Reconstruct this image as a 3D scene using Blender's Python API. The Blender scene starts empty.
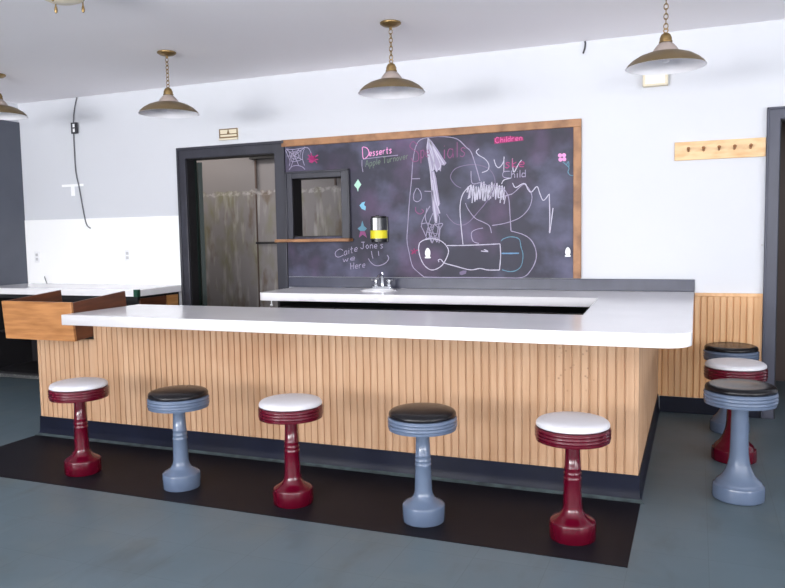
import bpy, bmesh, math, random
from mathutils import Vector, Matrix
random.seed(7)
sc = bpy.context.scene
COL = sc.collection
PI = math.pi

# ------------------------------------------------------------------ camera
F_PX, PITCH, ROLL, YAW, CAM_H = 747.85, math.radians(-4.606), math.radians(-1.006), math.radians(22.141), 1.35
_R0 = Vector((math.cos(YAW), math.sin(YAW), 0)); _F0 = Vector((-math.sin(YAW), math.cos(YAW), 0)); _Z = Vector((0, 0, 1))
CF = _F0 * math.cos(PITCH) + _Z * math.sin(PITCH)
_U0 = -_F0 * math.sin(PITCH) + _Z * math.cos(PITCH)
CR = _R0 * math.cos(ROLL) + _U0 * math.sin(ROLL)
CU = -_R0 * math.sin(ROLL) + _U0 * math.cos(ROLL)
CP = Vector((0, 0, CAM_H))
cam_d = bpy.data.cameras.new('camera'); cam = bpy.data.objects.new('camera', cam_d); COL.objects.link(cam)
cam_d.sensor_fit = 'HORIZONTAL'; cam_d.sensor_width = 36.0; cam_d.lens = F_PX * 36.0 / 785.0; cam_d.clip_start = 0.05
m = Matrix((CR, CU, -CF)).transposed().to_4x4(); m.translation = CP
cam.matrix_world = m
sc.camera = cam

def on_y(u, v, y):            # a point measured on the photo -> the point of the upright plane Y = y
    d = CR * ((u - 392.5) / F_PX) - CU * ((v - 294) / F_PX) + CF
    return CP + d * ((y - CP.y) / d.y)

# ------------------------------------------------------------------ materials
def lin(c):
    return tuple(((x / 255.0) / 12.92 if x / 255.0 <= 0.04045 else ((x / 255.0 + 0.055) / 1.055) ** 2.4) for x in c) + (1.0,)

def mat(name, rgb, rough=0.5, metal=0.0, spec=0.5, coat=0.0, noise=None, bump=None):
    """noise = (scale xyz, rgb2, contrast lo, hi); bump = (scale xyz, strength)"""
    mt = bpy.data.materials.new(name); mt.use_nodes = True
    nt = mt.node_tree; b = nt.nodes['Principled BSDF']
    b.inputs['Base Color'].default_value = lin(rgb); b.inputs['Roughness'].default_value = rough
    b.inputs['Metallic'].default_value = metal; b.inputs['Specular IOR Level'].default_value = spec
    b.inputs['Coat Weight'].default_value = coat; b.inputs['Coat Roughness'].default_value = 0.08
    tc = nt.nodes.new('ShaderNodeTexCoord')
    def tex(scale, detail=4):
        mp = nt.nodes.new('ShaderNodeMapping'); mp.inputs['Scale'].default_value = scale
        nt.links.new(tc.outputs['Object'], mp.inputs['Vector'])
        n = nt.nodes.new('ShaderNodeTexNoise'); n.inputs['Scale'].default_value = 1.0; n.inputs['Detail'].default_value = detail
        nt.links.new(mp.outputs['Vector'], n.inputs['Vector']); return n
    if noise is None: noise = ((6, 6, 6), tuple(min(255, max(0, c * 0.95)) for c in rgb), 0.35, 0.75)
    n = tex(noise[0]); r = nt.nodes.new('ShaderNodeValToRGB')
    r.color_ramp.elements[0].position = noise[2]; r.color_ramp.elements[0].color = lin(rgb)
    r.color_ramp.elements[1].position = noise[3]; r.color_ramp.elements[1].color = lin(noise[1])
    nt.links.new(n.outputs['Fac'], r.inputs['Fac']); nt.links.new(r.outputs['Color'], b.inputs['Base Color'])
    if bump:
        n2 = tex(bump[0]); bp = nt.nodes.new('ShaderNodeBump'); bp.inputs['Strength'].default_value = bump[1]; bp.inputs['Distance'].default_value = 0.01
        nt.links.new(n2.outputs['Fac'], bp.inputs['Height']); nt.links.new(bp.outputs['Normal'], b.inputs['Normal'])
    return mt

def mix_layer(mt, rgb, scale, lo, hi, fac=1.0, detail=3):
    """lays a second noise-shaped colour (dirt, smudge) over the base colour"""
    nt = mt.node_tree; b = nt.nodes['Principled BSDF']
    src = b.inputs['Base Color'].links[0].from_socket
    tc = nt.nodes.new('ShaderNodeTexCoord'); mp = nt.nodes.new('ShaderNodeMapping'); mp.inputs['Scale'].default_value = scale
    mp.inputs['Location'].default_value = (random.random() * 9, random.random() * 9, random.random() * 9)
    n = nt.nodes.new('ShaderNodeTexNoise'); n.inputs['Scale'].default_value = 1.0; n.inputs['Detail'].default_value = detail
    r = nt.nodes.new('ShaderNodeMapRange'); r.inputs['From Min'].default_value = lo; r.inputs['From Max'].default_value = hi
    r.inputs['To Max'].default_value = fac
    mx = nt.nodes.new('ShaderNodeMix'); mx.data_type = 'RGBA'
    nt.links.new(tc.outputs['Object'], mp.inputs['Vector']); nt.links.new(mp.outputs['Vector'], n.inputs['Vector'])
    nt.links.new(n.outputs['Fac'], r.inputs['Value']); nt.links.new(r.outputs['Result'], mx.inputs[0])
    nt.links.new(src, mx.inputs[6]); mx.inputs[7].default_value = lin(rgb)
    nt.links.new(mx.outputs[2], b.inputs['Base Color'])
    return mx

M = {}
M['wall'] = mat('wall_paint', (207, 209, 214), 0.6, noise=((0.7, 0.7, 0.9), (203, 204, 210), .3, .8))
M['ceiling'] = mat('ceiling_paint', (248, 244, 247), 0.7, noise=((.5, .5, .5), (244, 240, 243), .3, .8))
M['slate'] = mat('slate_paint', (78, 82, 93), 0.55)
M['splash'] = mat('white_laminate', (250, 250, 250), 0.3, noise=((1, 1, 1), (248, 248, 248), .3, .8))
M['counter'] = mat('countertop_laminate', (242, 240, 242), 0.16, spec=0.55, noise=((3, 3, 3), (236, 234, 237), .4, .8))
M['bead'] = mat('varnished_beadboard', (188, 154, 124), 0.38, spec=0.3, noise=((26, 26, 1.6), (168, 130, 98), .35, .75))
mix_layer(M['bead'], (150, 104, 70), (1.6, 1.6, 2.2), .58, .85, .55)
def dents():
    nt = M['bead'].node_tree; b = nt.nodes['Principled BSDF']; src = b.inputs['Base Color'].links[0].from_socket
    tc = nt.nodes.new('ShaderNodeTexCoord')
    vd = nt.nodes.new('ShaderNodeVectorMath'); vd.operation = 'DISTANCE'; vd.inputs[1].default_value = (-.57, 3.8143, .66); nt.links.new(tc.outputs['Object'], vd.inputs[0])
    m1 = nt.nodes.new('ShaderNodeMapRange'); m1.inputs['From Min'].default_value = .16; m1.inputs['From Max'].default_value = .10; nt.links.new(vd.outputs['Value'], m1.inputs['Value'])
    vo = nt.nodes.new('ShaderNodeTexVoronoi'); vo.inputs['Scale'].default_value = 30; nt.links.new(tc.outputs['Object'], vo.inputs['Vector'])
    m2 = nt.nodes.new('ShaderNodeMapRange'); m2.inputs['From Min'].default_value = .22; m2.inputs['From Max'].default_value = .10; m2.inputs['To Max'].default_value = .5; nt.links.new(vo.outputs['Distance'], m2.inputs['Value'])
    ml = nt.nodes.new('ShaderNodeMath'); ml.operation = 'MULTIPLY'; nt.links.new(m1.outputs['Result'], ml.inputs[0]); nt.links.new(m2.outputs['Result'], ml.inputs[1])
    mx = nt.nodes.new('ShaderNodeMix'); mx.data_type = 'RGBA'; mx.inputs[7].default_value = lin((92, 60, 44))
    nt.links.new(ml.outputs[0], mx.inputs[0]); nt.links.new(src, mx.inputs[6]); nt.links.new(mx.outputs[2], b.inputs['Base Color'])
dents()
M['wainscot'] = mat('varnished_wainscot', (226, 182, 136), 0.38, spec=0.35, noise=((26, 26, 1.6), (206, 154, 104), .35, .75))
M['oak'] = mat('oak_board', (206, 150, 90), 0.42, noise=((3, 3, 40), (172, 112, 58), .35, .7))
M['frameoak'] = mat('worn_oak_frame', (166, 119, 80), 0.5, noise=((9, 9, 9), (112, 74, 46), .4, .75))
M['drawerfront'] = mat('oak_drawer_front', (178, 124, 76), 0.4, noise=((3.5, 3, 34), (138, 88, 48), .4, .72))
M['drawerbox'] = mat('brown_drawer_side', (102, 58, 36), 0.45, noise=((4, 4, 30), (74, 40, 26), .35, .75))
M['rack'] = mat('pale_pine', (226, 190, 142), 0.45, noise=((7, 7, 24), (200, 148, 92), .45, .8))
M['peg'] = mat('brown_peg', (150, 100, 60), 0.4)
M['blackbase'] = mat('black_cove_vinyl', (21, 25, 42), 0.4, spec=.2, noise=((4, 4, 4), (15, 17, 29), .3, .8))
M['toe'] = mat('scuffed_vinyl_lip', (64, 76, 78), 0.5, noise=((14, 14, 14), (34, 40, 46), .4, .7))
M['blacktrim'] = mat('black_gloss_trim', (44, 44, 52), 0.36, spec=0.5, noise=((8, 8, 2), (58, 58, 68), .35, .8))
M['bluetrim'] = mat('dark_blue_grey_trim', (62, 64, 80), 0.4, noise=((8, 8, 2), (50, 52, 68), .35, .8))
M['strip'] = mat('black_floor_vinyl', (20, 19, 26), 0.5, spec=.1, noise=((2.5, 2.5, 2.5), (27, 25, 31), .4, .8))
M['dark'] = mat('dark_carcass', (26, 24, 28), 0.6)
M['darkbrown'] = mat('dark_brown_board', (70, 48, 40), 0.5)
M['board'] = mat('black_slate_board', (54, 53, 68), 0.5, spec=.3, noise=((2.2, 2.2, 2.2), (48, 47, 60), .35, .75))
mix_layer(M['board'], (124, 124, 156), (2.4, 2.4, 2.8), .47, .70, .55, 6)
mix_layer(M['board'], (112, 84, 120), (2.8, 2.8, 2.4), .50, .72, .5, 5)
mix_layer(M['board'], (38, 38, 48), (1.8, 1.8, 2.0), .50, .68, .7, 4)
M['chrome'] = mat('chrome', (225, 228, 232), 0.14, metal=1.0)
M['brass'] = mat('aged_brass', (150, 124, 82), 0.38, metal=0.75, noise=((9, 9, 9), (120, 98, 62), .4, .75))
M['shade'] = mat('bronze_shade', (122, 104, 76), 0.42, metal=0.35)
M['shadein'] = mat('white_enamel', (240, 238, 242), 0.35)
M['frost'] = mat('frosted_neck', (166, 152, 146), 0.4)
M['cream'] = mat('cream_glass', (236, 222, 196), 0.35)
M['whitepl'] = mat('white_plastic', (242, 242, 244), 0.35)
M['creampl'] = mat('cream_plastic', (226, 214, 188), 0.4)
M['outletline'] = mat('outlet_grey', (196, 196, 198), 0.4)
M['brownink'] = mat('brown_paint', (120, 96, 62), 0.5)
M['blackpl'] = mat('black_plastic', (26, 26, 30), 0.25)
M['greypl'] = mat('smoked_plastic', (58, 60, 64), 0.18, spec=.6)
M['yellow'] = mat('yellow_label', (232, 218, 40), 0.45)
M['green'] = mat('green_tape', (20, 70, 54), 0.4)
M['cord'] = mat('grey_cord', (104, 104, 110), 0.5)
M['wire'] = mat('black_wire', (46, 46, 52), 0.5)
M['porcelain'] = mat('white_porcelain', (240, 240, 242), 0.12)
M['maroon'] = mat('maroon_enamel', (82, 4, 26), 0.14, spec=.45, coat=.1, noise=((5, 5, 5), (74, 4, 23), .4, .8))
M['greyen'] = mat('blue_grey_enamel', (90, 103, 124), 0.2, spec=.4, coat=.15, noise=((5, 5, 5), (82, 95, 118), .4, .8))
M['blackvinyl'] = mat('black_vinyl', (20, 19, 23), 0.26, spec=.3)
M['whitevinyl'] = mat('white_vinyl', (206, 205, 210), 0.36)
M['toekick'] = mat('speckled_toe_kick', (84, 86, 88), 0.5, noise=((60, 60, 60), (150, 148, 140), .5, .7))
M['greendoor'] = mat('dark_green_door', (16, 34, 30), 0.5)
M['pipe'] = mat('rusty_pipe', (84, 66, 58), 0.5)
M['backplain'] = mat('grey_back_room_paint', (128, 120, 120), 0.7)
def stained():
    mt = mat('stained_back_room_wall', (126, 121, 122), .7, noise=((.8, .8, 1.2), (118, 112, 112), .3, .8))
    nt = mt.node_tree; b = nt.nodes['Principled BSDF']
    up = b.inputs['Base Color'].links[0].from_socket
    mix_layer(mt, (110, 106, 80), (6, 6, 2.6), .46, .64, .75, 5)
    mix_layer(mt, (168, 164, 160), (15, 15, 2.6), .54, .72, .6, 4)
    mix_layer(mt, (92, 74, 58), (7, 7, 3), .58, .70, .7, 5)
    low = b.inputs['Base Color'].links[0].from_socket
    tc = nt.nodes.new('ShaderNodeTexCoord'); sep = nt.nodes.new('ShaderNodeSeparateXYZ'); nt.links.new(tc.outputs['Object'], sep.inputs[0])
    n = nt.nodes.new('ShaderNodeTexNoise'); n.inputs['Scale'].default_value = 14; nt.links.new(tc.outputs['Object'], n.inputs['Vector'])
    ad = nt.nodes.new('ShaderNodeMath'); ad.operation = 'MULTIPLY_ADD'; ad.inputs[1].default_value = .1
    nt.links.new(n.outputs['Fac'], ad.inputs[0]); nt.links.new(sep.outputs['Z'], ad.inputs[2])
    mr = nt.nodes.new('ShaderNodeMapRange'); mr.inputs['From Min'].default_value = 1.885; mr.inputs['From Max'].default_value = 1.90
    nt.links.new(ad.outputs[0], mr.inputs['Value'])
    mx = nt.nodes.new('ShaderNodeMix'); mx.data_type = 'RGBA'
    nt.links.new(mr.outputs['Result'], mx.inputs[0]); nt.links.new(low, mx.inputs[6]); nt.links.new(up, mx.inputs[7])
    # pale crust along the upper edge of the stripped area
    sb = nt.nodes.new('ShaderNodeMath'); sb.operation = 'SUBTRACT'; sb.inputs[1].default_value = 1.868; nt.links.new(ad.outputs[0], sb.inputs[0])
    ab = nt.nodes.new('ShaderNodeMath'); ab.operation = 'ABSOLUTE'; nt.links.new(sb.outputs[0], ab.inputs[0])
    m2 = nt.nodes.new('ShaderNodeMapRange'); m2.inputs['From Min'].default_value = .03; m2.inputs['From Max'].default_value = .012; m2.inputs['To Max'].default_value = .4; nt.links.new(ab.outputs[0], m2.inputs['Value'])
    n2 = nt.nodes.new('ShaderNodeTexNoise'); n2.inputs['Scale'].default_value = 22; nt.links.new(tc.outputs['Object'], n2.inputs['Vector'])
    m3 = nt.nodes.new('ShaderNodeMapRange'); m3.inputs['From Min'].default_value = .42; m3.inputs['From Max'].default_value = .58; nt.links.new(n2.outputs['Fac'], m3.inputs['Value'])
    ml = nt.nodes.new('ShaderNodeMath'); ml.operation = 'MULTIPLY'; nt.links.new(m2.outputs['Result'], ml.inputs[0]); nt.links.new(m3.outputs['Result'], ml.inputs[1])
    mz = nt.nodes.new('ShaderNodeMix'); mz.data_type = 'RGBA'; mz.inputs[7].default_value = lin((190, 186, 184))
    nt.links.new(ml.outputs[0], mz.inputs[0]); nt.links.new(mx.outputs[2], mz.inputs[6])
    nt.links.new(mz.outputs[2], b.inputs['Base Color']); return mt
M['stained'] = stained()

def floor_mat():
    mt = mat('green_grey_vinyl_tile', (92, 107, 116), .40, spec=.22, noise=((1.6, 1.6, 1.6), (80, 94, 101), .3, .75))
    mix_layer(mt, (102, 110, 110), (3.2, 3.2, 1), .52, .75, .5, 5)
    mix_layer(mt, (70, 76, 78), (5, 2.2, 1), .58, .8, .6, 5)
    nt = mt.node_tree; b = nt.nodes['Principled BSDF']; src = b.inputs['Base Color'].links[0].from_socket
    tc = nt.nodes.new('ShaderNodeTexCoord'); mp = nt.nodes.new('ShaderNodeMapping'); mp.inputs['Location'].default_value = (.238 + .302 * 40, .108, 0)
    nt.links.new(tc.outputs['Object'], mp.inputs['Vector'])
    br = nt.nodes.new('ShaderNodeTexBrick'); br.offset = 0; br.inputs['Scale'].default_value = 1
    br.inputs['Brick Width'].default_value = .302; br.inputs['Row Height'].default_value = .302
    br.inputs['Mortar Size'].default_value = .0011; br.inputs['Mortar Smooth'].default_value = .3
    br.inputs['Color1'].default_value = (1, 1, 1, 1); br.inputs['Color2'].default_value = (.93, .94, .94, 1); br.inputs['Mortar'].default_value = (.62, .6, .58, 1)
    nt.links.new(mp.outputs['Vector'], br.inputs['Vector'])
    mx = nt.nodes.new('ShaderNodeMix'); mx.data_type = 'RGBA'; mx.blend_type = 'MULTIPLY'; mx.inputs[0].default_value = .7
    nt.links.new(src, mx.inputs[6]); nt.links.new(br.outputs['Color'], mx.inputs[7]); nt.links.new(mx.outputs[2], b.inputs['Base Color'])
    return mt
M['floor'] = floor_mat()
for k, c in dict(chalk=(196, 192, 208), chalkmid=(160, 152, 176), chalkdim=(122, 110, 138), chalkpink=(240, 160, 212), chalkfresh=(212, 98, 152), chalkred=(150, 52, 100), chalkrose=(140, 78, 122),
                 chalkhot=(172, 56, 116), chalkgreen=(112, 128, 112), chalkblue=(108, 150, 186), chalkmint=(184, 226, 206), chalksky=(130, 190, 214), chalkteal=(96, 140, 160)).items():
    M[k] = mat(k, c, .9)

# ------------------------------------------------------------------ mesh helpers
def bx(bm, x0, x1, y0, y1, z0, z1, mi=0):
    v = [bm.verts.new((x, y, z)) for x in (x0, x1) for y in (y0, y1) for z in (z0, z1)]
    for q in ((0, 1, 3, 2), (4, 6, 7, 5), (0, 4, 5, 1), (2, 3, 7, 6), (0, 2, 6, 4), (1, 5, 7, 3)):
        f = bm.faces.new([v[i] for i in q]); f.material_index = mi
    return v
def lathe(bm, prof, seg=40, c=(0, 0, 0), mi=0, sx=1, sy=1, close=True):
    rings = []
    for r, z in prof:
        if r < 1e-5: rings.append([bm.verts.new((c[0], c[1], c[2] + z))])
        else: rings.append([bm.verts.new((c[0] + sx * r * math.cos(2 * PI * k / seg), c[1] + sy * r * math.sin(2 * PI * k / seg), c[2] + z)) for k in range(seg)])
    for a, b in zip(rings, rings[1:]):
        for k in range(seg):
            k2 = (k + 1) % seg
            if len(a) == 1 and len(b) == 1: continue
            if len(a) == 1: vs = [a[0], b[k2], b[k]]
            elif len(b) == 1: vs = [a[k], a[k2], b[0]]
            else: vs = [a[k], a[k2], b[k2], b[k]]
            f = bm.faces.new(vs); f.smooth = True; f.material_index = mi
def tube(bm, pts, r, seg=8, mi=0, rad=None):
    pts = [Vector(p) for p in pts]; rings = []
    prev = None
    for i, p in enumerate(pts):
        t = (pts[min(i + 1, len(pts) - 1)] - pts[max(i - 1, 0)]).normalized()
        ref = prev if prev is not None else (Vector((0, 0, 1)) if abs(t.z) < .9 else Vector((1, 0, 0)))
        a = (ref - t * ref.dot(t)).normalized(); prev = a; b = t.cross(a)
        rr = rad[i] if rad else r
        rings.append([bm.verts.new(p + (a * math.cos(2 * PI * k / seg) + b * math.sin(2 * PI * k / seg)) * rr) for k in range(seg)])
    for A, B in zip(rings, rings[1:]):
        for k in range(seg):
            f = bm.faces.new([A[k], A[(k + 1) % seg], B[(k + 1) % seg], B[k]]); f.smooth = True; f.material_index = mi
    for R_ in (rings[0], rings[-1]):
        f = bm.faces.new(R_); f.material_index = mi
def prism(bm, poly, z0, z1, mi=0):
    a = [bm.verts.new((x, y, z0)) for x, y in poly]; b = [bm.verts.new((x, y, z1)) for x, y in poly]
    fs = [bm.faces.new(a[::-1]), bm.faces.new(b)]
    n = len(poly)
    for i in range(n): fs.append(bm.faces.new([a[i], a[(i + 1) % n], b[(i + 1) % n], b[i]]))
    for f in fs: f.material_index = mi
def torus(bm, c, R_, r, axis='x', seg=14, s2=6, squash=1.0):
    pts = []
    for i in range(seg):
        a = 2 * PI * i / seg
        row = []
        for j in range(s2):
            b = 2 * PI * j / s2
            q = (R_ + r * math.cos(b))
            u, w, n = q * math.cos(a), q * math.sin(a) * squash, r * math.sin(b)
            row.append(bm.verts.new((c[0] + (n if axis == 'x' else u), c[1] + (u if axis == 'x' else n), c[2] + w)))
        pts.append(row)
    for i in range(seg):
        for j in range(s2):
            f = bm.faces.new([pts[i][j], pts[(i + 1) % seg][j], pts[(i + 1) % seg][(j + 1) % s2], pts[i][(j + 1) % s2]]); f.smooth = True

def obj(name, bm, m, parent=None, bevel=0.0, label=None, seg=2):
    me = bpy.data.meshes.new(name)
    bmesh.ops.recalc_face_normals(bm, faces=bm.faces[:]); bm.to_mesh(me); bm.free()
    me.set_sharp_from_angle(angle=math.radians(38))
    o = bpy.data.objects.new(name, me); COL.objects.link(o)
    for x in (m if isinstance(m, (list, tuple)) else [m]): me.materials.append(M[x])
    if parent is not None: o.parent = parent
    if label: o['label'] = label
    if bevel:
        md = o.modifiers.new('bevel', 'BEVEL'); md.width = bevel; md.segments = seg; md.limit_method = 'ANGLE'; md.angle_limit = math.radians(40)
    return o
def thing(name, label, cat, loc=(0, 0, 0), group=None):
    o = bpy.data.objects.new(name, None); o.empty_display_size = .05; COL.objects.link(o); o.location = loc
    return tag(o, label, cat, group)
def tag(o, label, cat, group=None):
    o['label'] = label; o['category'] = cat
    if group: o['group'] = group
    return o
def struct(name, bm, m, bevel=0.0, label=None, parent=None):
    o = obj(name, bm, m, parent, bevel, label)
    if parent is None: o['kind'] = 'structure'
    return o
def dup(root, loc, label=None, group=None):
    r = root.copy(); COL.objects.link(r); r.location = loc
    if label: r['label'] = label
    if group: r['group'] = group
    for ch in list(root.children):
        c = ch.copy(); COL.objects.link(c); c.parent = r
        for g in ch.children:
            d = g.copy(); COL.objects.link(d); d.parent = c
    return r
def NB(): return bmesh.new()
def boxobj(name, m, *dims, parent=None, bevel=0.0, label=None):
    bm = NB(); bx(bm, *dims); return obj(name, bm, m, parent, bevel, label)

# ------------------------------------------------------------------ dimensions
YW = 5.8206; ZC = 2.7516; XWL = -6.50; XWR = 5.2; YR = -3.2; WT = .14
YP = 3.8143; YT = 3.432; YTB = 4.112; XPL, XPR = -4.2034, -.252; XTL, XTR = -3.573, -.011
ZT = .8946; TH = .0636; BBH = .132
D1 = (-4.425, -3.455, 2.085)          # doorway to the back room: x0, x1, head
PW = (-3.30, -2.80, 1.335, 1.855)     # pass-through: x0, x1, z0, z1
D2 = (.515, 1.42, 2.09)

# ------------------------------------------------------------------ setting
b = NB(); bx(b, XWL - .1, XWR + .1, YR - .1, 7.4, -.1, 0); struct('floor', b, 'floor')
b = NB(); bx(b, XWL - .1, XWR + .1, YR - .1, 7.4, ZC, ZC + .1); struct('ceiling', b, 'ceiling')
b = NB()
z9 = ZC
bx(b, XWL - .1, D1[0], YW, YW + WT, 0, z9)
bx(b, D1[0], D1[1], YW, YW + WT, D1[2], z9)
bx(b, D1[1], PW[0], YW, YW + WT, 0, z9)
bx(b, PW[0], PW[1], YW, YW + WT, 0, PW[2]); bx(b, PW[0], PW[1], YW, YW + WT, PW[3], z9)
bx(b, PW[1], D2[0], YW, YW + WT, 0, z9)
bx(b, D2[0], D2[1], YW, YW + WT, D2[2], z9)
bx(b, D2[1], XWR + .1, YW, YW + WT, 0, z9)
struct('wall_back', b, 'wall')
b = NB(); bx(b, XWL - .1, XWL, YR, YW, 0, ZC); struct('wall_left', b, 'wall')
b = NB(); bx(b, XWL, XWL + .012, YR, YW - .001, 0, 2.56); struct('wall_left_panel', b, 'slate')
# front and right walls with the big windows that light the room (behind the camera)
def window_wall(name, along, fixed0, fixed1, a0, a1, wins, wz0, wz1):
    b = NB()
    def put(s, e, z0, z1):
        if along == 'x': bx(b, s, e, fixed0, fixed1, z0, z1)
        else: bx(b, fixed0, fixed1, s, e, z0, z1)
    cur = a0
    for s, e in wins:
        put(cur, s, 0, ZC); put(s, e, 0, wz0); put(s, e, wz1, ZC); cur = e
    put(cur, a1, 0, ZC)
    struct(name, b, 'wall')
FW = [(-5.6, -2.9), (-2.5, .2), (.6, 3.3)]; RWIN = [(-2.4, .2), (.7, 3.2)]
window_wall('wall_front', 'x', YR - .1, YR, XWL - .1, XWR + .1, FW, .7, 2.45)
window_wall('wall_right', 'y', XWR, XWR + .1, YR, YW, RWIN, .75, 2.5)
n = 2
for s, e in FW:
    b = NB(); y0, y1 = YR - .08, YR - .03
    for k in range(4):
        x = s + (e - s) * k / 3; bx(b, max(s, x - .03), min(e, x + .03), y0, y1, .7, 2.45)
    bx(b, s, e, y0, y1, .7, .76); bx(b, s, e, y0, y1, 2.39, 2.45); struct('window_%d' % n, b, 'blacktrim'); n += 1
for s, e in RWIN:
    b = NB(); x0, x1 = XWR + .03, XWR + .08
    for k in range(3):
        y = s + (e - s) * k / 2; bx(b, x0, x1, max(s, y - .03), min(e, y + .03), .75, 2.5)
    bx(b, x0, x1, s, e, .75, .81); bx(b, x0, x1, s, e, 2.44, 2.5); struct('window_%d' % n, b, 'blacktrim'); n += 1
# back room
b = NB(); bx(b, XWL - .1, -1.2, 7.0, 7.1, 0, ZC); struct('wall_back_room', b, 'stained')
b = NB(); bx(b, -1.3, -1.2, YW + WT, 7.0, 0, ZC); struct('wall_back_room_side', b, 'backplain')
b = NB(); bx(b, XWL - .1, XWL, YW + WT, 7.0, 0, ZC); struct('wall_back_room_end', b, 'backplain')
b = NB(); bx(b, -1.1, XWR, 7.3, 7.4, 0, ZC); struct('wall_passage', b, 'darkbrown')
# dado line and corner strip on the back-room wall
pa, pb = on_y(256, 243, 6.99), on_y(300, 241, 6.99)
b = NB(); bx(b, pa.x, -2.6, 6.985, 7.0, pa.z - .012, pa.z + .012); struct('trim_4', b, 'dark')
p0 = on_y(255, 160, 6.97)
q0, q1 = on_y(250, 159.5, 6.96), on_y(288, 153, 6.96)
b = NB(); bx(b, q0.x, q1.x, 6.94, 7.0, q0.z, q1.z); struct('trim_5', b, 'dark')
q0 = on_y(257.5, 250, 6.99); b = NB(); bx(b, q0.x - .006, q0.x + .006, 6.99, 7.0, 0, 1.80); struct('trim_6', b, 'pipe')
q0 = on_y(335, 180, 6.98); b = NB(); bx(b, q0.x - .008, q0.x + .008, 6.98, 7.0, 1.86, ZC); struct('trim_7', b, 'pipe')
# floor strip of black vinyl in front of the counter
b = NB(); bx(b, XPL - .02, -.238, 3.03, YP, 0, .0025); struct('floor_strip', b, 'strip')

# door 1: casing, jamb, open leaf
b = NB(); t = .025; yF = YW - t
bx(b, -4.509, D1[0] + .008, yF, YW, 0, 2.18); bx(b, D1[1] - .008, -3.362, yF, YW, 0, 2.18); bx(b, D1[0], D1[1], yF, YW, D1[2] - .008, 2.18)
bx(b, -4.509, -3.362, yF - .012, yF, 2.155, 2.18); bx(b, -4.509, -4.487, yF - .012, yF, 0, 2.18)
d1 = struct('door_1', b, 'blacktrim', .004)
b = NB(); bx(b, D1[0], D1[0] + .012, YW, YW + .105, 0, D1[2]); bx(b, D1[1] - .012, D1[1], YW, YW + WT, 0, D1[2]); bx(b, D1[0], D1[1], YW, YW + WT, D1[2] - .012, D1[2])
j = obj('jamb', b, 'dark', d1)
b = NB(); bx(b, D1[0], D1[0] + .014, YW + .1055, YW + WT, 0, D1[2] - .0125); obj('door_stop', b, 'greendoor', d1, label='dark green door stop')
b = NB(); bx(b, 0, .04, 0, .85, .01, 2.06); bmesh.ops.rotate(b, verts=b.verts[:], cent=(0, 0, 0), matrix=Matrix.Rotation(math.radians(48), 3, 'Z')); bmesh.ops.translate(b, verts=b.verts[:], vec=(D1[0] + .018, YW + WT + .012, 0)); obj('door_leaf', b, 'greendoor', d1)
# door 2: casing and jamb
b = NB()
bx(b, .437, D2[0] + .006, yF, YW, 0, 2.167); bx(b, D2[1] - .006, 1.50, yF, YW, 0, 2.167); bx(b, D2[0], D2[1], yF, YW, D2[2] - .006, 2.167)
bx(b, .437, .452, yF - .01, yF, 0, 2.167); bx(b, .437, 1.50, yF - .01, yF, 2.15, 2.167)
d2 = struct('door_2', b, 'bluetrim', .004)
b = NB(); bx(b, D2[0], D2[0] + .014, YW, YW + WT, 0, D2[2]); bx(b, D2[1] - .014, D2[1], YW, YW + WT, 0, D2[2]); bx(b, D2[0], D2[1], YW, YW + WT, D2[2] - .014, D2[2])
obj('jamb', b, 'dark', d2)

# beadboard panels: a real grooved profile run along x or y
def beadboard(bm, a0, a1, face, z0, z1, along='x', depth=.014, out=-1, period=.043):
    pts = []; a = a0
    pts.append((a0, 0))
    g = .0045
    a = a0 + period * .6
    while a < a1 - .02:
        pts += [(a - g, 0), (a - g * .35, .0075), (a + g * .35, .0075), (a + g, 0)]
        pts += [(a + g + .0035, -.0016), (a + g + .007, 0)]
        a += period
    pts.append((a1, 0))
    def P(s, d, z):
        q = face - out * d
        return (s, q, z) if along == 'x' else (q, s, z)
    lo = [bm.verts.new(P(s, d, z0)) for s, d in pts]; hi = [bm.verts.new(P(s, d, z1)) for s, d in pts]
    for i in range(len(pts) - 1): bm.faces.new([lo[i], lo[i + 1], hi[i + 1], hi[i]])
    bl = [bm.verts.new(P(s, depth, z)) for s, z in ((a0, z0), (a1, z0), (a1, z1), (a0, z1))]
    bm.faces.new(bl)
    bm.faces.new([lo[0], hi[0], bl[3], bl[0]]); bm.faces.new([lo[-1], bl[1], bl[2], hi[-1]])
    bm.faces.new(hi + [bl[2], bl[3]]); bm.faces.new(lo[::-1] + [bl[0], bl[1]][::1])
b = NB(); beadboard(b, XPR + .001, .436, YW - .014, BBH * .9, .862)
wn = struct('wall_wainscot', b, 'wainscot')
b = NB(); bx(b, XTR + .004, .436, YW - .026, YW, .862, .887); struct('trim_2', b, 'wainscot', .004)
b = NB(); bx(b, XPR + .0158, .436, YW - .022, YW - .014, 0, .118); struct('baseboard_back', b, 'blackbase', .003)

# white laminate splash on the back wall above the far counter
b = NB(); bx(b, XWL + .014, -4.512, YW - .008, YW - .0002, .9, 1.555); struct('wall_splash', b, 'splash')

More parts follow.
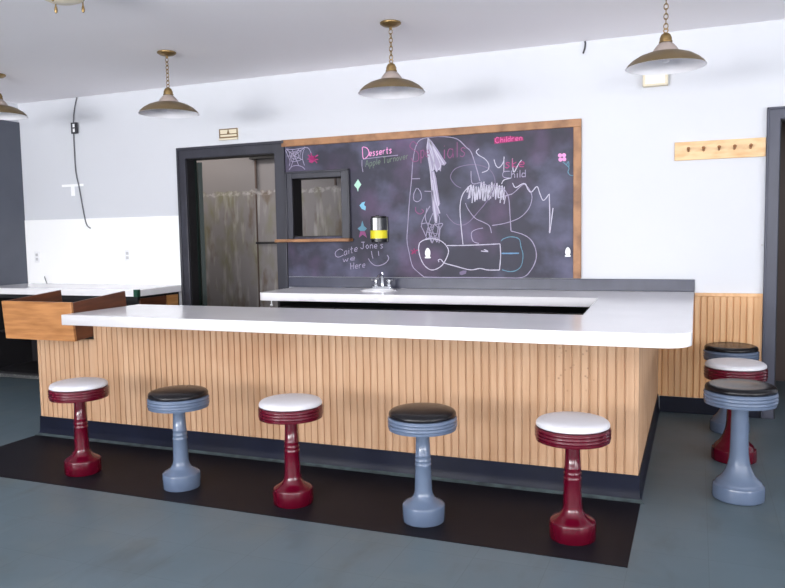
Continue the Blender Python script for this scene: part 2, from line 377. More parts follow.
# ------------------------------------------------------------------ counter base
cb = thing('serving_counter', 'wood beadboard serving counter with black base moulding under the white worktop', 'counter', (-2, 3.9, 0))
cb.location = (0, 0, 0)
zu = ZT - TH
b = NB(); beadboard(b, -3.6985, XPR - .022, YP, BBH - .004, zu - .001); beadboard(b, XPL, -3.6985, YP, BBH - .004, .686); obj('front_panel', b, 'bead', cb)
b = NB(); beadboard(b, YP + .022, YW - .016, XPR, BBH - .004, zu - .001, along='y', out=1); obj('end_panel', b, 'bead', cb)
b = NB(); bx(b, XPR - .022, XPR, YP, YP + .022, BBH - .004, zu - .001); obj('corner_post', b, 'bead', cb, .003)
b = NB(); bx(b, -3.60, XPR - .016, YP + .016, YTB - .03, .0, zu - .001); bx(b, -.55, XPR - .016, YTB - .03, YW - .02, .0, zu - .001); obj('carcass', b, 'dark', cb)
b = NB(); bx(b, XPL + .004, XPL + .02, YP + .016, YTB - .03, 0, .686); bx(b, XPL + .02, -3.605, YP + .016, YP + .03, 0, .686); bx(b, XPL + .004, -3.605, YTB - .05, YTB - .03, 0, .60); bx(b, XPL + .02, -3.605, YP + .03, YTB - .05, .55, .57); obj('end_frame', b, 'dark', cb)
def cove(bm, x0, x1, yf, ywall, along='x'):
    # cove base profile: leans back to the panel, curls out at the floor
    prof = [(0, BBH), (-.006, BBH - .002), (-.008, BBH * .5), (-.010, .03), (-.016, .012)]
    return prof
def cove_run(bm, ring, prof):
    # ring: list of (x, y, nx, ny) path points with outward mitre directions
    rows = [[bm.verts.new((x + nx * d, y + ny * d, z)) for d, z in prof] for x, y, nx, ny in ring]
    for A, B in zip(rows, rows[1:]):
        for i in range(len(prof) - 1): bm.faces.new([A[i], B[i], B[i + 1], A[i + 1]])
path = [(XPL, YP + .1, -1, 0), (XPL, YP, -1, -1), (XPR, YP, 1, -1), (XPR, YW - .0145, 1, 0)]
prof_up = [(.0, .0), (.0, BBH), (.006, BBH), (.008, BBH * .5), (.010, .030), (.015, .016), (.0155, .0)]
b = NB(); cove_run(b, path, prof_up); obj('base_moulding', b, 'blackbase', cb)
prof_toe = [(.0157, .0), (.0157, .015), (.020, .012), (.030, .0045), (.034, .003), (.034, .0)]
b = NB(); cove_run(b, path[1:3], prof_toe); obj('toe_lip', b, 'toe', cb, label='scuffed grey lip of the base moulding along the floor')

# ------------------------------------------------------------------ worktop (one continuous U)
def arc(cx, cy, r, a0, a1, n=10): return [(cx + r * math.cos(math.radians(a0 + (a1 - a0) * i / n)), cy + r * math.sin(math.radians(a0 + (a1 - a0) * i / n))) for i in range(n + 1)]
XBL = -3.285; YBF = 5.17
outer = [(XTL, YT)] + arc(XTR - .13, YT + .13, .13, -90, 0) + [(XTR, YW - .002), (-3.30, YW - .002)] + arc(XBL + .06, YBF + .06, .06, 180, 270, 6) + [(-.61, YBF), (-.565, YTB), (XTL, YTB)]
SX, SY = -2.375, 5.53
cu = bpy.data.curves.new('worktop', 'CURVE'); cu.dimensions = '2D'; cu.fill_mode = 'BOTH'; cu.extrude = TH / 2 - .003; cu.bevel_depth = .003; cu.bevel_resolution = 1; cu.offset = -.003
def spl(pts):
    s = cu.splines.new('POLY'); s.points.add(len(pts) - 1); s.use_cyclic_u = True
    for p, q in zip(s.points, pts): p.co = (q[0], q[1], 0, 1)
spl(outer); spl([(SX + .136 * math.cos(2 * PI * k / 32), SY + .112 * math.sin(2 * PI * k / 32)) for k in range(32)])
tmp = bpy.data.objects.new('tmp', cu); COL.objects.link(tmp)
dg = bpy.context.evaluated_depsgraph_get(); me = bpy.data.meshes.new_from_object(tmp.evaluated_get(dg))
bpy.data.objects.remove(tmp); me.name = 'worktop'; me.materials.clear(); me.materials.append(M['counter'])
wt = bpy.data.objects.new('worktop', me); COL.objects.link(wt); wt.location = (0, 0, ZT - TH / 2)
tag(wt, 'long white laminate worktop running round the serving counter to the chalkboard wall', 'worktop')
b = NB(); bx(b, -3.355, XTR + .003, YW - .024, YW - .001, ZT + .0005, .983)
bs = obj('backsplash', b, 'bluetrim', None, .003, label='dark blue-grey backsplash strip under the chalkboard'); bs.parent = wt; bs.matrix_parent_inverse = Matrix.Translation((0, 0, -(ZT - TH / 2)))
# dark base cabinet under the back run
kb = thing('under_counter_cabinet', 'dark cabinet under the sink side of the worktop', 'cabinet')
b = NB(); bx(b, -3.15, -.57, 5.26, 5.79, 0, zu - .055); bx(b, -3.15, -.57, 5.75, 5.79, zu - .055, zu - .001); bx(b, -3.15, -3.13, 5.26, 5.75, zu - .055, zu - .001); bx(b, -.59, -.57, 5.26, 5.75, zu - .055, zu - .001); obj('body', b, 'dark', kb)
b = NB()
for k in range(5): bx(b, -3.13 + k * .512, -2.64 + k * .512, 5.238, 5.258, .12, zu - .06)
obj('door', b, 'darkbrown', kb, .003)
hk = thing('cup_hook', 'small white hook under the end of the worktop by the doorway', 'hook')
p = on_y(271.5, 301, YBF + .05)
b = NB(); tube(b, [(p.x, p.y, zu - .0005), (p.x, p.y, zu - .03)], .005); obj('stem', b, 'whitepl', hk)
b = NB(); lathe(b, [(0, -.012), (.009, -.008), (.012, 0), (.009, .008), (0, .012)], 12, (p.x, p.y, zu - .04)); obj('knob', b, 'whitepl', hk)

# sink and faucet
sk = thing('sink', 'oval white bar sink set in the worktop below the chalkboard', 'sink', (SX, SY, ZT))
b = NB(); lathe(b, [(1.10, .001), (1.10, .006), (1.04, .009), (.96, .006), (.90, -.02), (.70, -.048), (.0, -.05), (0, -.053), (.72, -.051), (.93, -.02), (.955, .0015), (1.10, .001)], 40, (0, 0, 0), sx=.136, sy=.112); obj('basin', b, 'porcelain', sk)
b = NB(); lathe(b, [(0, .001), (.018, .001), (.02, 0), (.018, -.001)], 20, (0, 0, -.0475)); obj('drain', b, 'chrome', sk)
fc = thing('faucet', 'chrome two-handle faucet at the back of the sink', 'faucet', (-2.405, 5.69, ZT)); fc.scale = (1.15, 1.0, .93)
b = NB(); bx(b, -.075, .075, -.026, .026, 0.0004, .028); obj('base_plate', b, 'chrome', fc, .01, seg=3)
b = NB(); tube(b, [(0, 0, .026), (0, 0, .10), (0, -.01, .122), (0, -.035, .132), (0, -.075, .12), (0, -.10, .10)], .012, 12, rad=[.015, .013, .012, .012, .011, .010]); lathe(b, [(.0, .155), (.008, .150), (.009, .14), (.011, .125), (.0, .12)], 12, (0, .004, 0)); obj('spout', b, 'chrome', fc)
for s in (-1, 1):
    b = NB(); lathe(b, [(.018, .026), (.016, .045), (.010, .052), (.010, .062), (.017, .066), (.017, .082), (.012, .088), (0, .089)], 14, (s * .052, 0, 0)); tube(b, [(s * .052, 0, .078), (s * .085, -.006, .084)], .007, 8); obj('handle', b, 'chrome', fc)

# ------------------------------------------------------------------ far left counter
lc = thing('far_counter_cabinet', 'dark open-shelved cabinet with wood end panel under the far white worktop', 'cabinet')
zl = .90
b = NB(); x0, x1 = XWL + .014, -4.56; y0 = 5.24; y1 = YW - .01
bx(b, x0, x1, y1 - .015, y1, .06, zl - .06); bx(b, x0, x1, y0, y1, .06, .08); bx(b, x0, x0 + .02, y0, y1, .08, zl - .06); bx(b, x0, x1 - .02, y0 + .15, y1, .44, .46); bx(b, x0, x1, y0, y0 + .03, zl - .10, zl - .061)
obj('carcass', b, 'dark', lc)
b = NB(); bx(b, x1 - .018, x1, y0 + .04, y1 - .19, .06, zl - .085); obj('end_panel', b, 'drawerbox', lc)
b = NB(); bx(b, x1 - .018, x1, y1 - .165, y1, .06, zl - .085); obj('end_panel', b, 'oak', lc)
b = NB(); bx(b, x0, x1, y0 + .11, y0 + .125, 0, .06); obj('toe_kick', b, 'toekick', lc)
b = NB(); bx(b, XWL + .013, -4.516, 5.19, YW - .009, zl - .06, zl); lt = tag(obj('far_worktop', b, 'counter', None, .004), 'separate white worktop along the far wall beside the doorway', 'worktop')
gt = thing('corner_tape', 'dark green tape wrapped round the corner of the far white worktop', 'tape')
b = NB(); e = .0022; bx(b, -4.555, -4.514 + e, 5.188 - e, 5.1885, zl - .062, zl + e); bx(b, -4.5145, -4.514 + e, 5.1885, 5.225, zl - .062, zl + e); bx(b, -4.555, -4.5145, 5.1885, 5.225, zl + .0003, zl + e); obj('tape_wrap', b, 'green', gt)
b = NB(); pts = [on_y(44.5, 276.5, 5.795), on_y(45.5, 280, 5.79), on_y(47, 282.5, 5.74)]; pts[-1].z = zl + .004; tube(b, pts, .004, 6); tag(obj('wire_stub', b, 'wire'), 'short wire stub lying on the far worktop against the splash panel', 'wire')

# ------------------------------------------------------------------ loose drawer across the counter end
dr = thing('wooden_drawer', 'open wooden drawer with an oak front sticking out past the counter end', 'drawer', (-4.005, 3.655, .692))
dr.rotation_euler = (math.radians(4.6), 0, 0)
w2 = .303
b = NB(); bx(b, -w2, w2, 0, .02, -.0, .256); obj('front_panel', b, 'drawerfront', dr, .003)
for s in (-1, 1):
    b = NB(); bx(b, s * w2 - (.016 if s > 0 else 0), s * w2 + (.016 if s < 0 else 0), .0205, .50, .002, .252); obj('side', b, 'drawerbox', dr, .002)
b = NB(); bx(b, -w2 + .0165, w2 - .0165, .484, .50, .012, .12); obj('back', b, 'drawerbox', dr, .002)
b = NB(); bx(b, -w2 + .0165, w2 - .0165, .0205, .4835, .016, .024); obj('bottom', b, 'drawerbox', dr)

# ------------------------------------------------------------------ chalkboard
YB = YW - .012
ck = thing('chalkboard', 'wood-framed chalkboard covered in chalk doodles and menu lettering', 'chalkboard', (0, 0, 0))
b = NB(); zb0, zb1 = .986, 2.16; xl, xr = -3.358, -.85
bx(b, xl, PW[0], YB, YW, zb0, zb1); bx(b, PW[0], PW[1], YB, YW, zb0, PW[2]); bx(b, PW[0], PW[1], YB, YW, PW[3], zb1); bx(b, PW[1], xr, YB, YW, zb0, zb1); obj('board', b, 'board', ck)
b = NB(); bx(b, -3.385, -.811, YW - .03, YW - .0005, 2.125, 2.184); obj('frame_rail', b, 'frameoak', ck, .003)
b = NB(); bx(b, -.868, -.811, YW - .03, YW - .0005, .986, 2.125); obj('frame_rail', b, 'frameoak', ck, .003)

def smooth(pts, n=6):
    if len(pts) < 3: return pts
    out = []
    P = [pts[0]] + list(pts) + [pts[-1]]
    for i in range(1, len(P) - 2):
        for k in range(n):
            t = k / n; r = []
            for c in (0, 1):
                a, b_, c_, d = P[i - 1][c], P[i][c], P[i + 1][c], P[i + 2][c]
                r.append(.5 * (2 * b_ + (c_ - a) * t + (2 * a - 5 * b_ + 4 * c_ - d) * t * t + (3 * b_ - a - 3 * c_ + d) * t ** 3))
            out.append(tuple(r))
    out.append(pts[-1]); return out
LAY = [0]
def chalk(strokes, m, name, width=1.1, curved=True, label=None, fills=()):
    """chalk lines: narrow strips lying on the board face"""
    LAY[0] += 1; y = YB - .0006 - .00025 * (LAY[0] % 8)
    bm = NB(); w = width * .0066 / 2
    for s in strokes:
        pts = smooth(s) if curved else s
        q = [on_y(u, v, y) for u, v in pts]; q2 = [q[0]]
        for p_ in q[1:]:
            if (p_ - q2[-1]).length > .0015: q2.append(p_)
        if len(q2) < 2: q2 = [q[0], q[0] + Vector((.006, 0, .002))]
        L, R_ = [], []
        for i, p_ in enumerate(q2):
            t = (q2[min(i + 1, len(q2) - 1)] - q2[max(i - 1, 0)]).normalized(); nrm = Vector((-t.z, 0, t.x)); ww = w * random.uniform(.75, 1.2)
            L.append(bm.verts.new(p_ + nrm * ww)); R_.append(bm.verts.new(p_ - nrm * ww))
        for i in range(len(q2) - 1):
            try: bm.faces.new([L[i], R_[i], R_[i + 1], L[i + 1]])
            except ValueError: pass
    for fl in fills:
        bm.faces.new([bm.verts.new(on_y(u, v, y)) for u, v in fl])
    return obj(name, bm, m, ck, 0, label)
# --- a small hand-lettering set: strokes in a unit box (x right, y up, x-height .6)
G = {'D': [[(0, 1), (0, 0), (.45, .1), (.65, .45), (.5, .85), (0, 1)]], 'S': [[(.6, .85), (.35, 1), (.1, .8), (.35, .5), (.6, .25), (.35, 0), (0, .12)]],
 'C': [[(.6, .85), (.3, 1), (.02, .5), (.3, 0), (.65, .15)]], 'A': [[(0, 0), (.3, 1), (.6, 0)], [(.12, .4), (.5, .4)]], 'T': [[(0, 1), (.6, 1)], [(.3, 1), (.3, 0)]], 'J': [[(.1, 1), (.6, 1)], [(.4, 1), (.4, .15), (.2, 0), (0, .2)]],
 'H': [[(0, 1), (.05, 0)], [(.55, 1), (.5, 0)], [(0, .5), (.5, .5)]],
 'e': [[(.05, .3), (.45, .33), (.35, .6), (.08, .45), (.1, .1), (.45, .06)]], 's': [[(.4, .52), (.2, .6), (.1, .45), (.35, .2), (.2, 0), (.02, .08)]], 'r': [[(.05, .6), (.08, 0)], [(.08, .4), (.25, .6), (.4, .52)]],
 't': [[(.2, .95), (.2, .1), (.38, 0)], [(0, .62), (.4, .62)]], 'p': [[(.05, .6), (.05, -.4)], [(.05, .5), (.35, .6), (.45, .3), (.25, 0), (.05, .1)]], 'c': [[(.42, .5), (.2, .6), (.03, .3), (.2, 0), (.45, .1)]],
 'i': [[(.1, .6), (.1, 0)], [(.1, .82), (.11, .86)]], 'a': [[(.4, .55), (.15, .6), (.03, .25), (.2, 0), (.4, .3), (.4, .6), (.42, 0)]], 'l': [[(.1, 1), (.1, 0)]], 'u': [[(.02, .6), (.05, .1), (.3, .05), (.4, .6), (.42, 0)]],
 'h': [[(.05, 1), (.05, 0)], [(.05, .4), (.25, .6), (.4, .4), (.4, 0)]], 'd': [[(.4, 1), (.4, 0)], [(.4, .5), (.1, .55), (.05, .1), (.4, .1)]], 'n': [[(.05, .6), (.05, 0)], [(.05, .4), (.25, .6), (.42, .4), (.42, 0)]], 'o': [[(.22, .6), (.03, .3), (.22, 0), (.42, .3), (.22, .6)]],
 'w': [[(0, .6), (.12, 0), (.25, .4), (.38, 0), (.5, .6)]], 'v': [[(0, .6), (.2, 0), (.42, .6)]], "'": [[(.1, 1), (.06, .8)]], 'k': [[(.05, 1), (.05, 0)], [(.4, .6), (.05, .28), (.42, 0)]]}
def letters(text, u0, v0, u1, v1, h, gap=.18):
    """lays text on the baseline (u0,v0)-(u1,v1) in photo units, cap height h"""
    W = []
    for ch in text: W.append(.35 if ch == ' ' else max(x for s in G[ch] for x, _ in s) + gap)
    tot = sum(W); x = 0; out = []
    dx, dy = (u1 - u0) / tot, (v1 - v0) / tot
    for ch, w in zip(text, W):
        if ch != ' ':
            for s in G[ch]: out.append([(u0 + (x + a) * dx, v0 + (x + a) * dy - c * h) for a, c in s])
        x += w
    return out
# cobweb and spider
web = [[(289, 170), (292, 166.5), (297, 165.5), (302, 166.7), (305, 169.5)], [(304.5, 148.5), (302.8, 153), (302.6, 159), (304.5, 165.5)], [(285.5, 150), (288, 156), (290, 161), (289.3, 166)], [(286, 149), (292, 149.6), (298, 148.8), (305, 147.6)],
       [(294.5, 156), (286, 149)], [(294.5, 156), (292, 149)], [(294.5, 156), (299, 148.5)], [(294.5, 156), (305, 147)], [(294.5, 156), (303, 160)], [(294.5, 156), (299, 166)], [(294.5, 156), (291, 167)], [(294.5, 156), (287, 156)],
       [(289, 152), (293, 151.8), (297, 151), (301, 150.6), (299.8, 156), (300.5, 160), (296.5, 161), (292, 161.5), (290.5, 157), (289, 152)], [(291.5, 153.5), (294, 153), (298, 153), (298, 158), (294, 159), (291.6, 157), (291.5, 153.5)], [(305, 147.5), (308.5, 148.3), (311, 153)]]
chalk(web, 'chalkmid', 'chalk_cobweb', .9, label='white chalk cobweb')
spider = [[(308, 155), (311, 158), (309, 162)], [(318, 155), (314, 158.5), (317, 163)], [(311, 153), (312, 163)], [(307.5, 159), (318, 159.5)], [(309, 157), (316, 161.5)], [(310, 162.5), (315.5, 156)]]
chalk(spider, 'chalkhot', 'chalk_spider', 1.6, label='pink chalk spider', fills=[[(310, 156.5), (312.6, 155.6), (315, 157), (315.3, 160.2), (313, 162.3), (310.3, 161)]])
chalk([[(362.3, 147.4), (363.2, 158.2), (366.6, 157.3), (369, 153), (367.4, 148.6), (364, 147), (362.3, 147.6)]] + letters('esserts', 369, 156.3, 392.5, 152.8, 6.6), 'chalkpink', 'chalk_lettering', 1.15, label='pink chalk lettering reading Desserts')
chalk([[(363, 159.2), (380, 157), (398, 155.2)], [(362, 160), (362, 166), (363, 172)]], 'chalkmid', 'chalk_underline', .9)
chalk(letters('Apple', 365.5, 167, 381, 164, 6.4), 'chalkgreen', 'chalk_lettering', .8, label='faded green chalk word under Desserts')
chalk(letters('Turnover', 383, 163.6, 409, 158.5, 6.2), 'chalkgreen', 'chalk_lettering', .8, label='faded green chalk word ending under the top frame')
chalk([[(417.5, 145), (413, 141.5), (409.8, 146), (413, 149.5), (418, 153), (418.3, 160), (413.5, 161.5), (411, 158)]] + letters('pe', 420.5, 158, 430.5, 157.5, 13), 'chalkrose', 'chalk_lettering', 1.0, label='dull pink chalk letters starting the word Specials')
chalk(letters('ials', 443, 158.8, 468, 156, 15), 'chalkrose', 'chalk_lettering', 1.0, label='dull pink chalk letters ending the word Specials')
chalk([], 'chalkred', 'chalk_smear', fills=[[(494, 138), (508, 136.2), (523, 137), (523.5, 140.5), (510, 142), (494.5, 144)]])
chalk(letters('Children', 495, 143, 523, 140, 5.4), 'chalkfresh', 'chalk_lettering', 1.1, label='smeared pink chalk word under the top frame')
# big white outline and scribbles
chalk([[(431, 266), (424, 277), (418, 272), (413.5, 262), (409, 252), (407, 240), (407.8, 225), (409.5, 200), (411.5, 180), (413, 160), (416, 146), (421, 139.5), (432, 137), (444, 136.6), (457, 139), (466, 147), (471, 152), (475.5, 165), (480, 181)]][0:0] +
      [[(424, 277), (418, 272), (412.5, 266), (409, 252), (407, 240), (407.8, 225), (409.5, 200), (411.5, 180), (413, 160), (416, 146), (421, 139.5), (432, 137), (444, 136.6), (457, 139), (466, 147), (471, 152), (475.5, 165), (480, 181)],
       [(424, 277), (440, 277.5), (470, 277.5), (500, 277.6), (522, 277.4), (531, 270), (536, 259), (535.5, 249), (531, 240), (523, 234.5), (511, 231)], [(511, 231), (510, 215), (508.8, 199), (505.5, 191), (500.5, 186.5)]], 'chalkmid', 'chalk_drawing', 1.1, label='tall white chalk outline doodle')
chalk([[(419.5, 243), (424, 240), (433, 238.7), (441, 241), (446.5, 246), (448.5, 252), (445, 261), (440, 267), (432, 270), (425, 266), (420.5, 258), (418.6, 249), (419.5, 243)], [(439, 262), (438.3, 260), (441, 259.5), (444.5, 263), (455, 266), (470, 269.8), (480, 268.5), (488, 270), (499.5, 270)],
       [(447, 245.5), (458, 245.5), (470, 245.2), (485, 244.6), (500, 243.8)], [(500, 243.8), (500.6, 256), (499.5, 270)], [(463, 244.5), (461, 225), (460, 208), (462, 196), (467, 188.5), (471, 185)], [(481, 251), (488, 251.5), (484, 249.5)]], 'chalk', 'chalk_drawing', 1.15, label='white chalk circle and box doodle')
flag = [(428.2, 137.5), (432, 141.5), (438, 150), (442.5, 157.5), (446.5, 163), (444.5, 165.5), (441.5, 165), (440.8, 171.5), (438.6, 169.5), (436.6, 172.5), (434.5, 169.5), (432.5, 171), (430.6, 172), (429, 166), (427.5, 158), (426.2, 147)]
pole = [(430.6, 171.5), (434.2, 171), (436.2, 178), (437.6, 188), (439.2, 199), (440.2, 204), (438.2, 206), (440.4, 213.5), (437.6, 214), (437.2, 223.5), (434.6, 222), (432.6, 210), (431.4, 195), (431.1, 181)]
chalk([], 'chalkmid', 'chalk_scribble', fills=[flag], label='pale chalk scribble shaped like a flag')
chalk([], 'chalkmid', 'chalk_scribble', fills=[pole], label='pale chalk scribble below the flag shape')
chalk([[(428, 138), (427.5, 150), (430, 168), (432, 190), (434, 208), (436, 223)], [(428.5, 139), (434, 160), (433, 171)], [(429, 140), (440, 163), (438.5, 170)], [(430, 142), (444, 164)], [(430, 150), (437, 171.5)], [(429, 155), (432, 171)], [(433, 172), (436, 190), (438.8, 206)], [(432.5, 180), (435.5, 200), (439.8, 213)], [(432, 190), (436.5, 221)]], 'chalk', 'chalk_scribble', 1.2, label='white chalk strokes over the flag scribble')
hat = [[(421, 224), (427, 223), (433, 225), (442.5, 223.5), (440, 230), (439, 243)], [(421, 226), (424, 232), (426.5, 238)], [(430, 206), (426, 213), (422, 222), (421.5, 227)], [(433, 213), (429, 223), (426, 236)], [(427, 208), (425.5, 219), (431, 232)], [(436, 222), (431, 231), (434, 240), (438, 228), (432, 225), (429, 233), (432, 243), (435, 235), (437, 242), (440, 226)], [(425, 239), (434, 237), (440, 239.5)], [(428, 227), (432, 243)], [(431, 226), (436, 241)], [(434, 226), (430, 240)], [(427, 232), (438, 234)], [(438, 214), (439.5, 219), (438, 230)]]
chalk(hat, 'chalkmid', 'chalk_scribble', 1.0, label='crossed white chalk strokes below the spear scribble')
# zigzag patch
zz = []
u = 467
random.seed(3)
while u < 502:
    zz.append([(u, 193 + random.uniform(-2, 4)), (u + 1.4, 186.5 + random.uniform(-2, 2) - (3 if u > 480 else 0)), (u + 2.6, 198 + random.uniform(-2, 4)), (u + 3.6, 188 + random.uniform(-2, 2))]); u += 2.6
zz += [[(468, 199), (470, 190)], [(472, 203), (473, 192)], [(476, 200), (476.5, 190)], [(484, 201), (486, 188)], [(489, 200), (491, 187)], [(498, 198), (512, 194)], [(500, 203), (501, 194)], [(504, 204), (505.5, 196)]]
chalk(zz, 'chalk', 'chalk_scribble', 1.15, label='white chalk zigzag patch in the middle of the board')
# faint loops
chalk([[(461, 188), (455, 184.5), (450.5, 177), (455, 169), (466, 165.2), (478, 165), (489, 169), (494.5, 178), (494, 188), (487, 201), (478, 212), (470, 221), (463, 225), (455, 223.5), (449, 218), (446.5, 214)]], 'chalkdim', 'chalk_loop', 1.0, label='faint mauve chalk loop')
chalk([[(465.5, 203), (468, 209), (475, 218), (484, 222.5), (489.5, 226), (491.5, 233)], [(492, 225.5), (506, 223), (520, 217.5), (529, 208), (532, 197), (529, 189), (524.5, 184.5), (521, 186), (514, 192.5), (509, 195), (504, 196.5)], [(471, 171), (472.3, 183.3), (481, 182.7), (488, 185.5), (496, 186), (503, 190)], [(471, 243.8), (479, 243), (472.6, 241), (471.6, 233), (476, 229.5), (483, 227.8)], [(481, 234.5), (490, 233)]][0:3] + [[(479, 243.5), (473, 241), (471.5, 233), (476, 229.5), (483, 228)]], 'chalkmid', 'chalk_loop', .95, label='white chalk loops below the zigzag')
# names
chalk([[(479, 148.8), (476.3, 151.5), (478.5, 155), (485, 159), (488.8, 164.5), (487.8, 170), (482, 172.6)], [(494, 159.5), (496, 165.5), (499, 167.6), (503, 163), (504.2, 157)], [(504, 156.5), (503.8, 172)], [(512.4, 158.4), (513.6, 172), (518, 165), (521.5, 160)], [(512.5, 183), (515.5, 187.5), (522, 184), (525.5, 184), (528, 189.5), (531.5, 192), (537, 186.6), (540, 194), (543.5, 200.4), (549.2, 193.8)], [(549.2, 194), (549.8, 215), (549.5, 233), (551, 224), (553, 208)], [(501.5, 184), (504, 180), (511, 178)]], 'chalk', 'chalk_lettering', 1.1, label='large white chalk name scrawl')
chalk(letters('ske', 505, 168, 526, 167, 9), 'chalkhot', 'chalk_lettering', 1.0, label='pink chalk letters over the white scrawl')
chalk([[(510, 171.2), (503.5, 172), (503.5, 177), (510, 178)]] + letters('hild', 511, 178, 527, 177, 7.4), 'chalkmid', 'chalk_lettering', .9)
# small marks
chalk([[(411.5, 178.8), (420, 178.6)]], 'chalkmid', 'chalk_mark', 1.0)
chalk([[(424.5, 191.2), (431, 191.4)]], 'chalkmid', 'chalk_mark', 1.0)
chalk([[(416.6, 188), (413.8, 194), (414, 200), (418, 201.6), (421.4, 198), (420.5, 192), (417.5, 188)]], 'chalkmid', 'chalk_mark', 1.0)
chalk([[(415.5, 207), (416, 211.5), (420, 214), (423.5, 211.5), (421.5, 209)]], 'chalkrose', 'chalk_mark', 1.0)
chalk([[(411, 250), (414, 252.2), (411.5, 254)], [(412, 252.5), (418, 249.8)], [(414, 248.5), (415.5, 253.8)]], 'chalkred', 'chalk_mark', 1.3, label='small red chalk cross')
chalk([[(501, 241), (504, 238.6), (511, 236.8), (519, 239), (521, 247), (523, 255), (521.5, 265), (517, 270), (510, 271.6), (502, 269.8)]], 'chalkteal', 'chalk_drawing', 1.0, label='blue chalk half circle')
chalk([[(501.5, 253.4), (510, 253.4), (519, 253.2)]], 'chalkblue', 'chalk_drawing', 1.6, label='blue chalk bar')
chalk([], 'chalkpink', 'chalk_flower', fills=[[(562 + 2.1 * math.cos(a) + dx, 157.6 + 2.1 * math.sin(a) + dy) for a in [2 * PI * k / 10 for k in range(10)]] for dx, dy in ((-2, -2.2), (2, -2.4), (-1.6, 2), (2.2, 1.6))], label='pink chalk flower')
chalk([[(563, 162), (566.5, 165), (569, 168), (568, 172), (570, 175), (573.5, 175.6)], [(566.5, 164.8), (568.5, 161.5), (569, 166.5)]], 'chalkteal', 'chalk_stem', 1.0, label='blue-green chalk flower stem')
chalk([], 'chalkmint', 'chalk_diamond', fills=[[(354, 185.3), (358, 179.2), (361.3, 184.6), (358.6, 188.6), (358, 192), (356.8, 188.4)]], label='pale green chalk diamond')
chalk([], 'chalksky', 'chalk_crescent', fills=[[(359.5, 205.5), (362, 202.5), (365.2, 201.6), (364, 205), (365.8, 206.5), (365.4, 210.4), (361.6, 208.8)]], label='pale blue chalk crescent')
chalk([], 'chalkteal', 'chalk_star', fills=[[(362.3, 220.5), (364, 226), (367, 228.5), (364.6, 231), (360.4, 231), (357.6, 228.6), (360.8, 226)]], label='blue top of a chalk star')
chalk([], 'chalkrose', 'chalk_star', fills=[[(360.2, 231.2), (364.8, 231.2), (367, 237.8), (362.6, 234.6), (359, 237.6)]], label='pink lower half of a chalk star')
# invitation with a smile
chalk([[(343, 250.5), (340, 249), (335.6, 252), (335.8, 256), (339, 257), (343.5, 255)]] + letters('aite', 344, 255.6, 358.5, 250.8, 6.8) + letters("Jone's", 360.5, 248.8, 384, 248.2, 6.6) + letters('we', 343, 262, 356.5, 259.8, 5.4) + letters('Here', 350.5, 269.4, 366, 267.4, 6.4), 'chalkmid', 'chalk_lettering', .85, label='small white chalk message beside the smile')
chalk([[(368.4, 258.5), (370.5, 262), (374.5, 265.2), (379.4, 265.6), (385.5, 263), (388.7, 258.5), (387.2, 255)], [(371.4, 251), (372, 255), (373, 258.5)], [(378.4, 251), (378.8, 255.6)]], 'chalkmid', 'chalk_smile', 1.0, label='white chalk smile')
chalk([], 'chalkdim', 'chalk_smear', fills=[[(459.5, 272), (463, 270.5), (466.6, 270.6), (466, 273.6), (462, 275), (459.6, 274.4)]])
# white cut-outs
def cutout(u, v, s, label):
    c = on_y(u, v, YB); k = .0083 * s
    prof = [(-2.8, -5), (2.8, -5), (3.2, -3.8), (1.9, -3.2), (2.8, -.8), (2.6, 2), (1.4, 4.4), (0, 5.4), (-1.4, 4.4), (-2.6, 2), (-2.8, -.8), (-1.9, -3.2), (-3.2, -3.8)]
    b = NB(); a_ = [b.verts.new((c.x + x * k, YB - .002, c.z + z * k)) for x, z in prof]; b_ = [b.verts.new((c.x + x * k, YB - .010, c.z + z * k)) for x, z in prof]
    b.faces.new(a_); b.faces.new(b_)
    for i in range(len(prof)): b.faces.new([a_[i], a_[(i + 1) % len(prof)], b_[(i + 1) % len(prof)], b_[i]])
    return tag(obj('wall_hook', b, 'whitepl', None, .0015), label, 'hook')
cutout(428, 253.2, 1.0, 'small white rounded hook on the chalkboard inside the chalk circle')
cutout(568.0, 252, .86, 'small white rounded hook on the chalkboard beside the wood side frame')

# pass-through window
b = NB(); x0, x1, z0, z1 = -3.352, -2.732, 1.318, 1.905; yf2 = YB - .022
bx(b, x0, PW[0] + .012, yf2, YB - .0005, z0, z1); bx(b, PW[1] - .012, x1, yf2, YB - .0005, z0, z1); bx(b, PW[0] + .012, PW[1] - .012, yf2, YB - .0005, PW[3] - .012, z1)
bx(b, x0, x1, yf2 - .012, yf2, z1 - .018, z1); bx(b, x0, x0 + .016, yf2 - .012, yf2, z0, z1); bx(b, x1 - .016, x1, yf2 - .012, yf2, z0, z1)
w1 = struct('window_1', b, 'blacktrim', .004)
b = NB(); bx(b, PW[0], PW[0] + .012, YB, YW + WT, PW[2], PW[3]); bx(b, PW[1] - .012, PW[1], YB, YW + WT, PW[2], PW[3]); bx(b, PW[0], PW[1], YB, YW + WT, PW[3] - .012, PW[3]); bx(b, PW[0], PW[1], YW, YW + WT, PW[2], PW[2] + .008); obj('reveal', b, 'dark', w1)
b = NB(); bx(b, -3.44, -2.715, YW - .10, YB - .0005, 1.292, 1.318); struct('trim_1', b, 'frameoak', .004, label='oak sill under the pass-through')
# conduit in the back room
b = NB(); tube(b, [(p0.x, 6.975, 1.86), (p0.x, 6.975, ZC)], .012, 8); struct('trim_3', b, 'pipe')

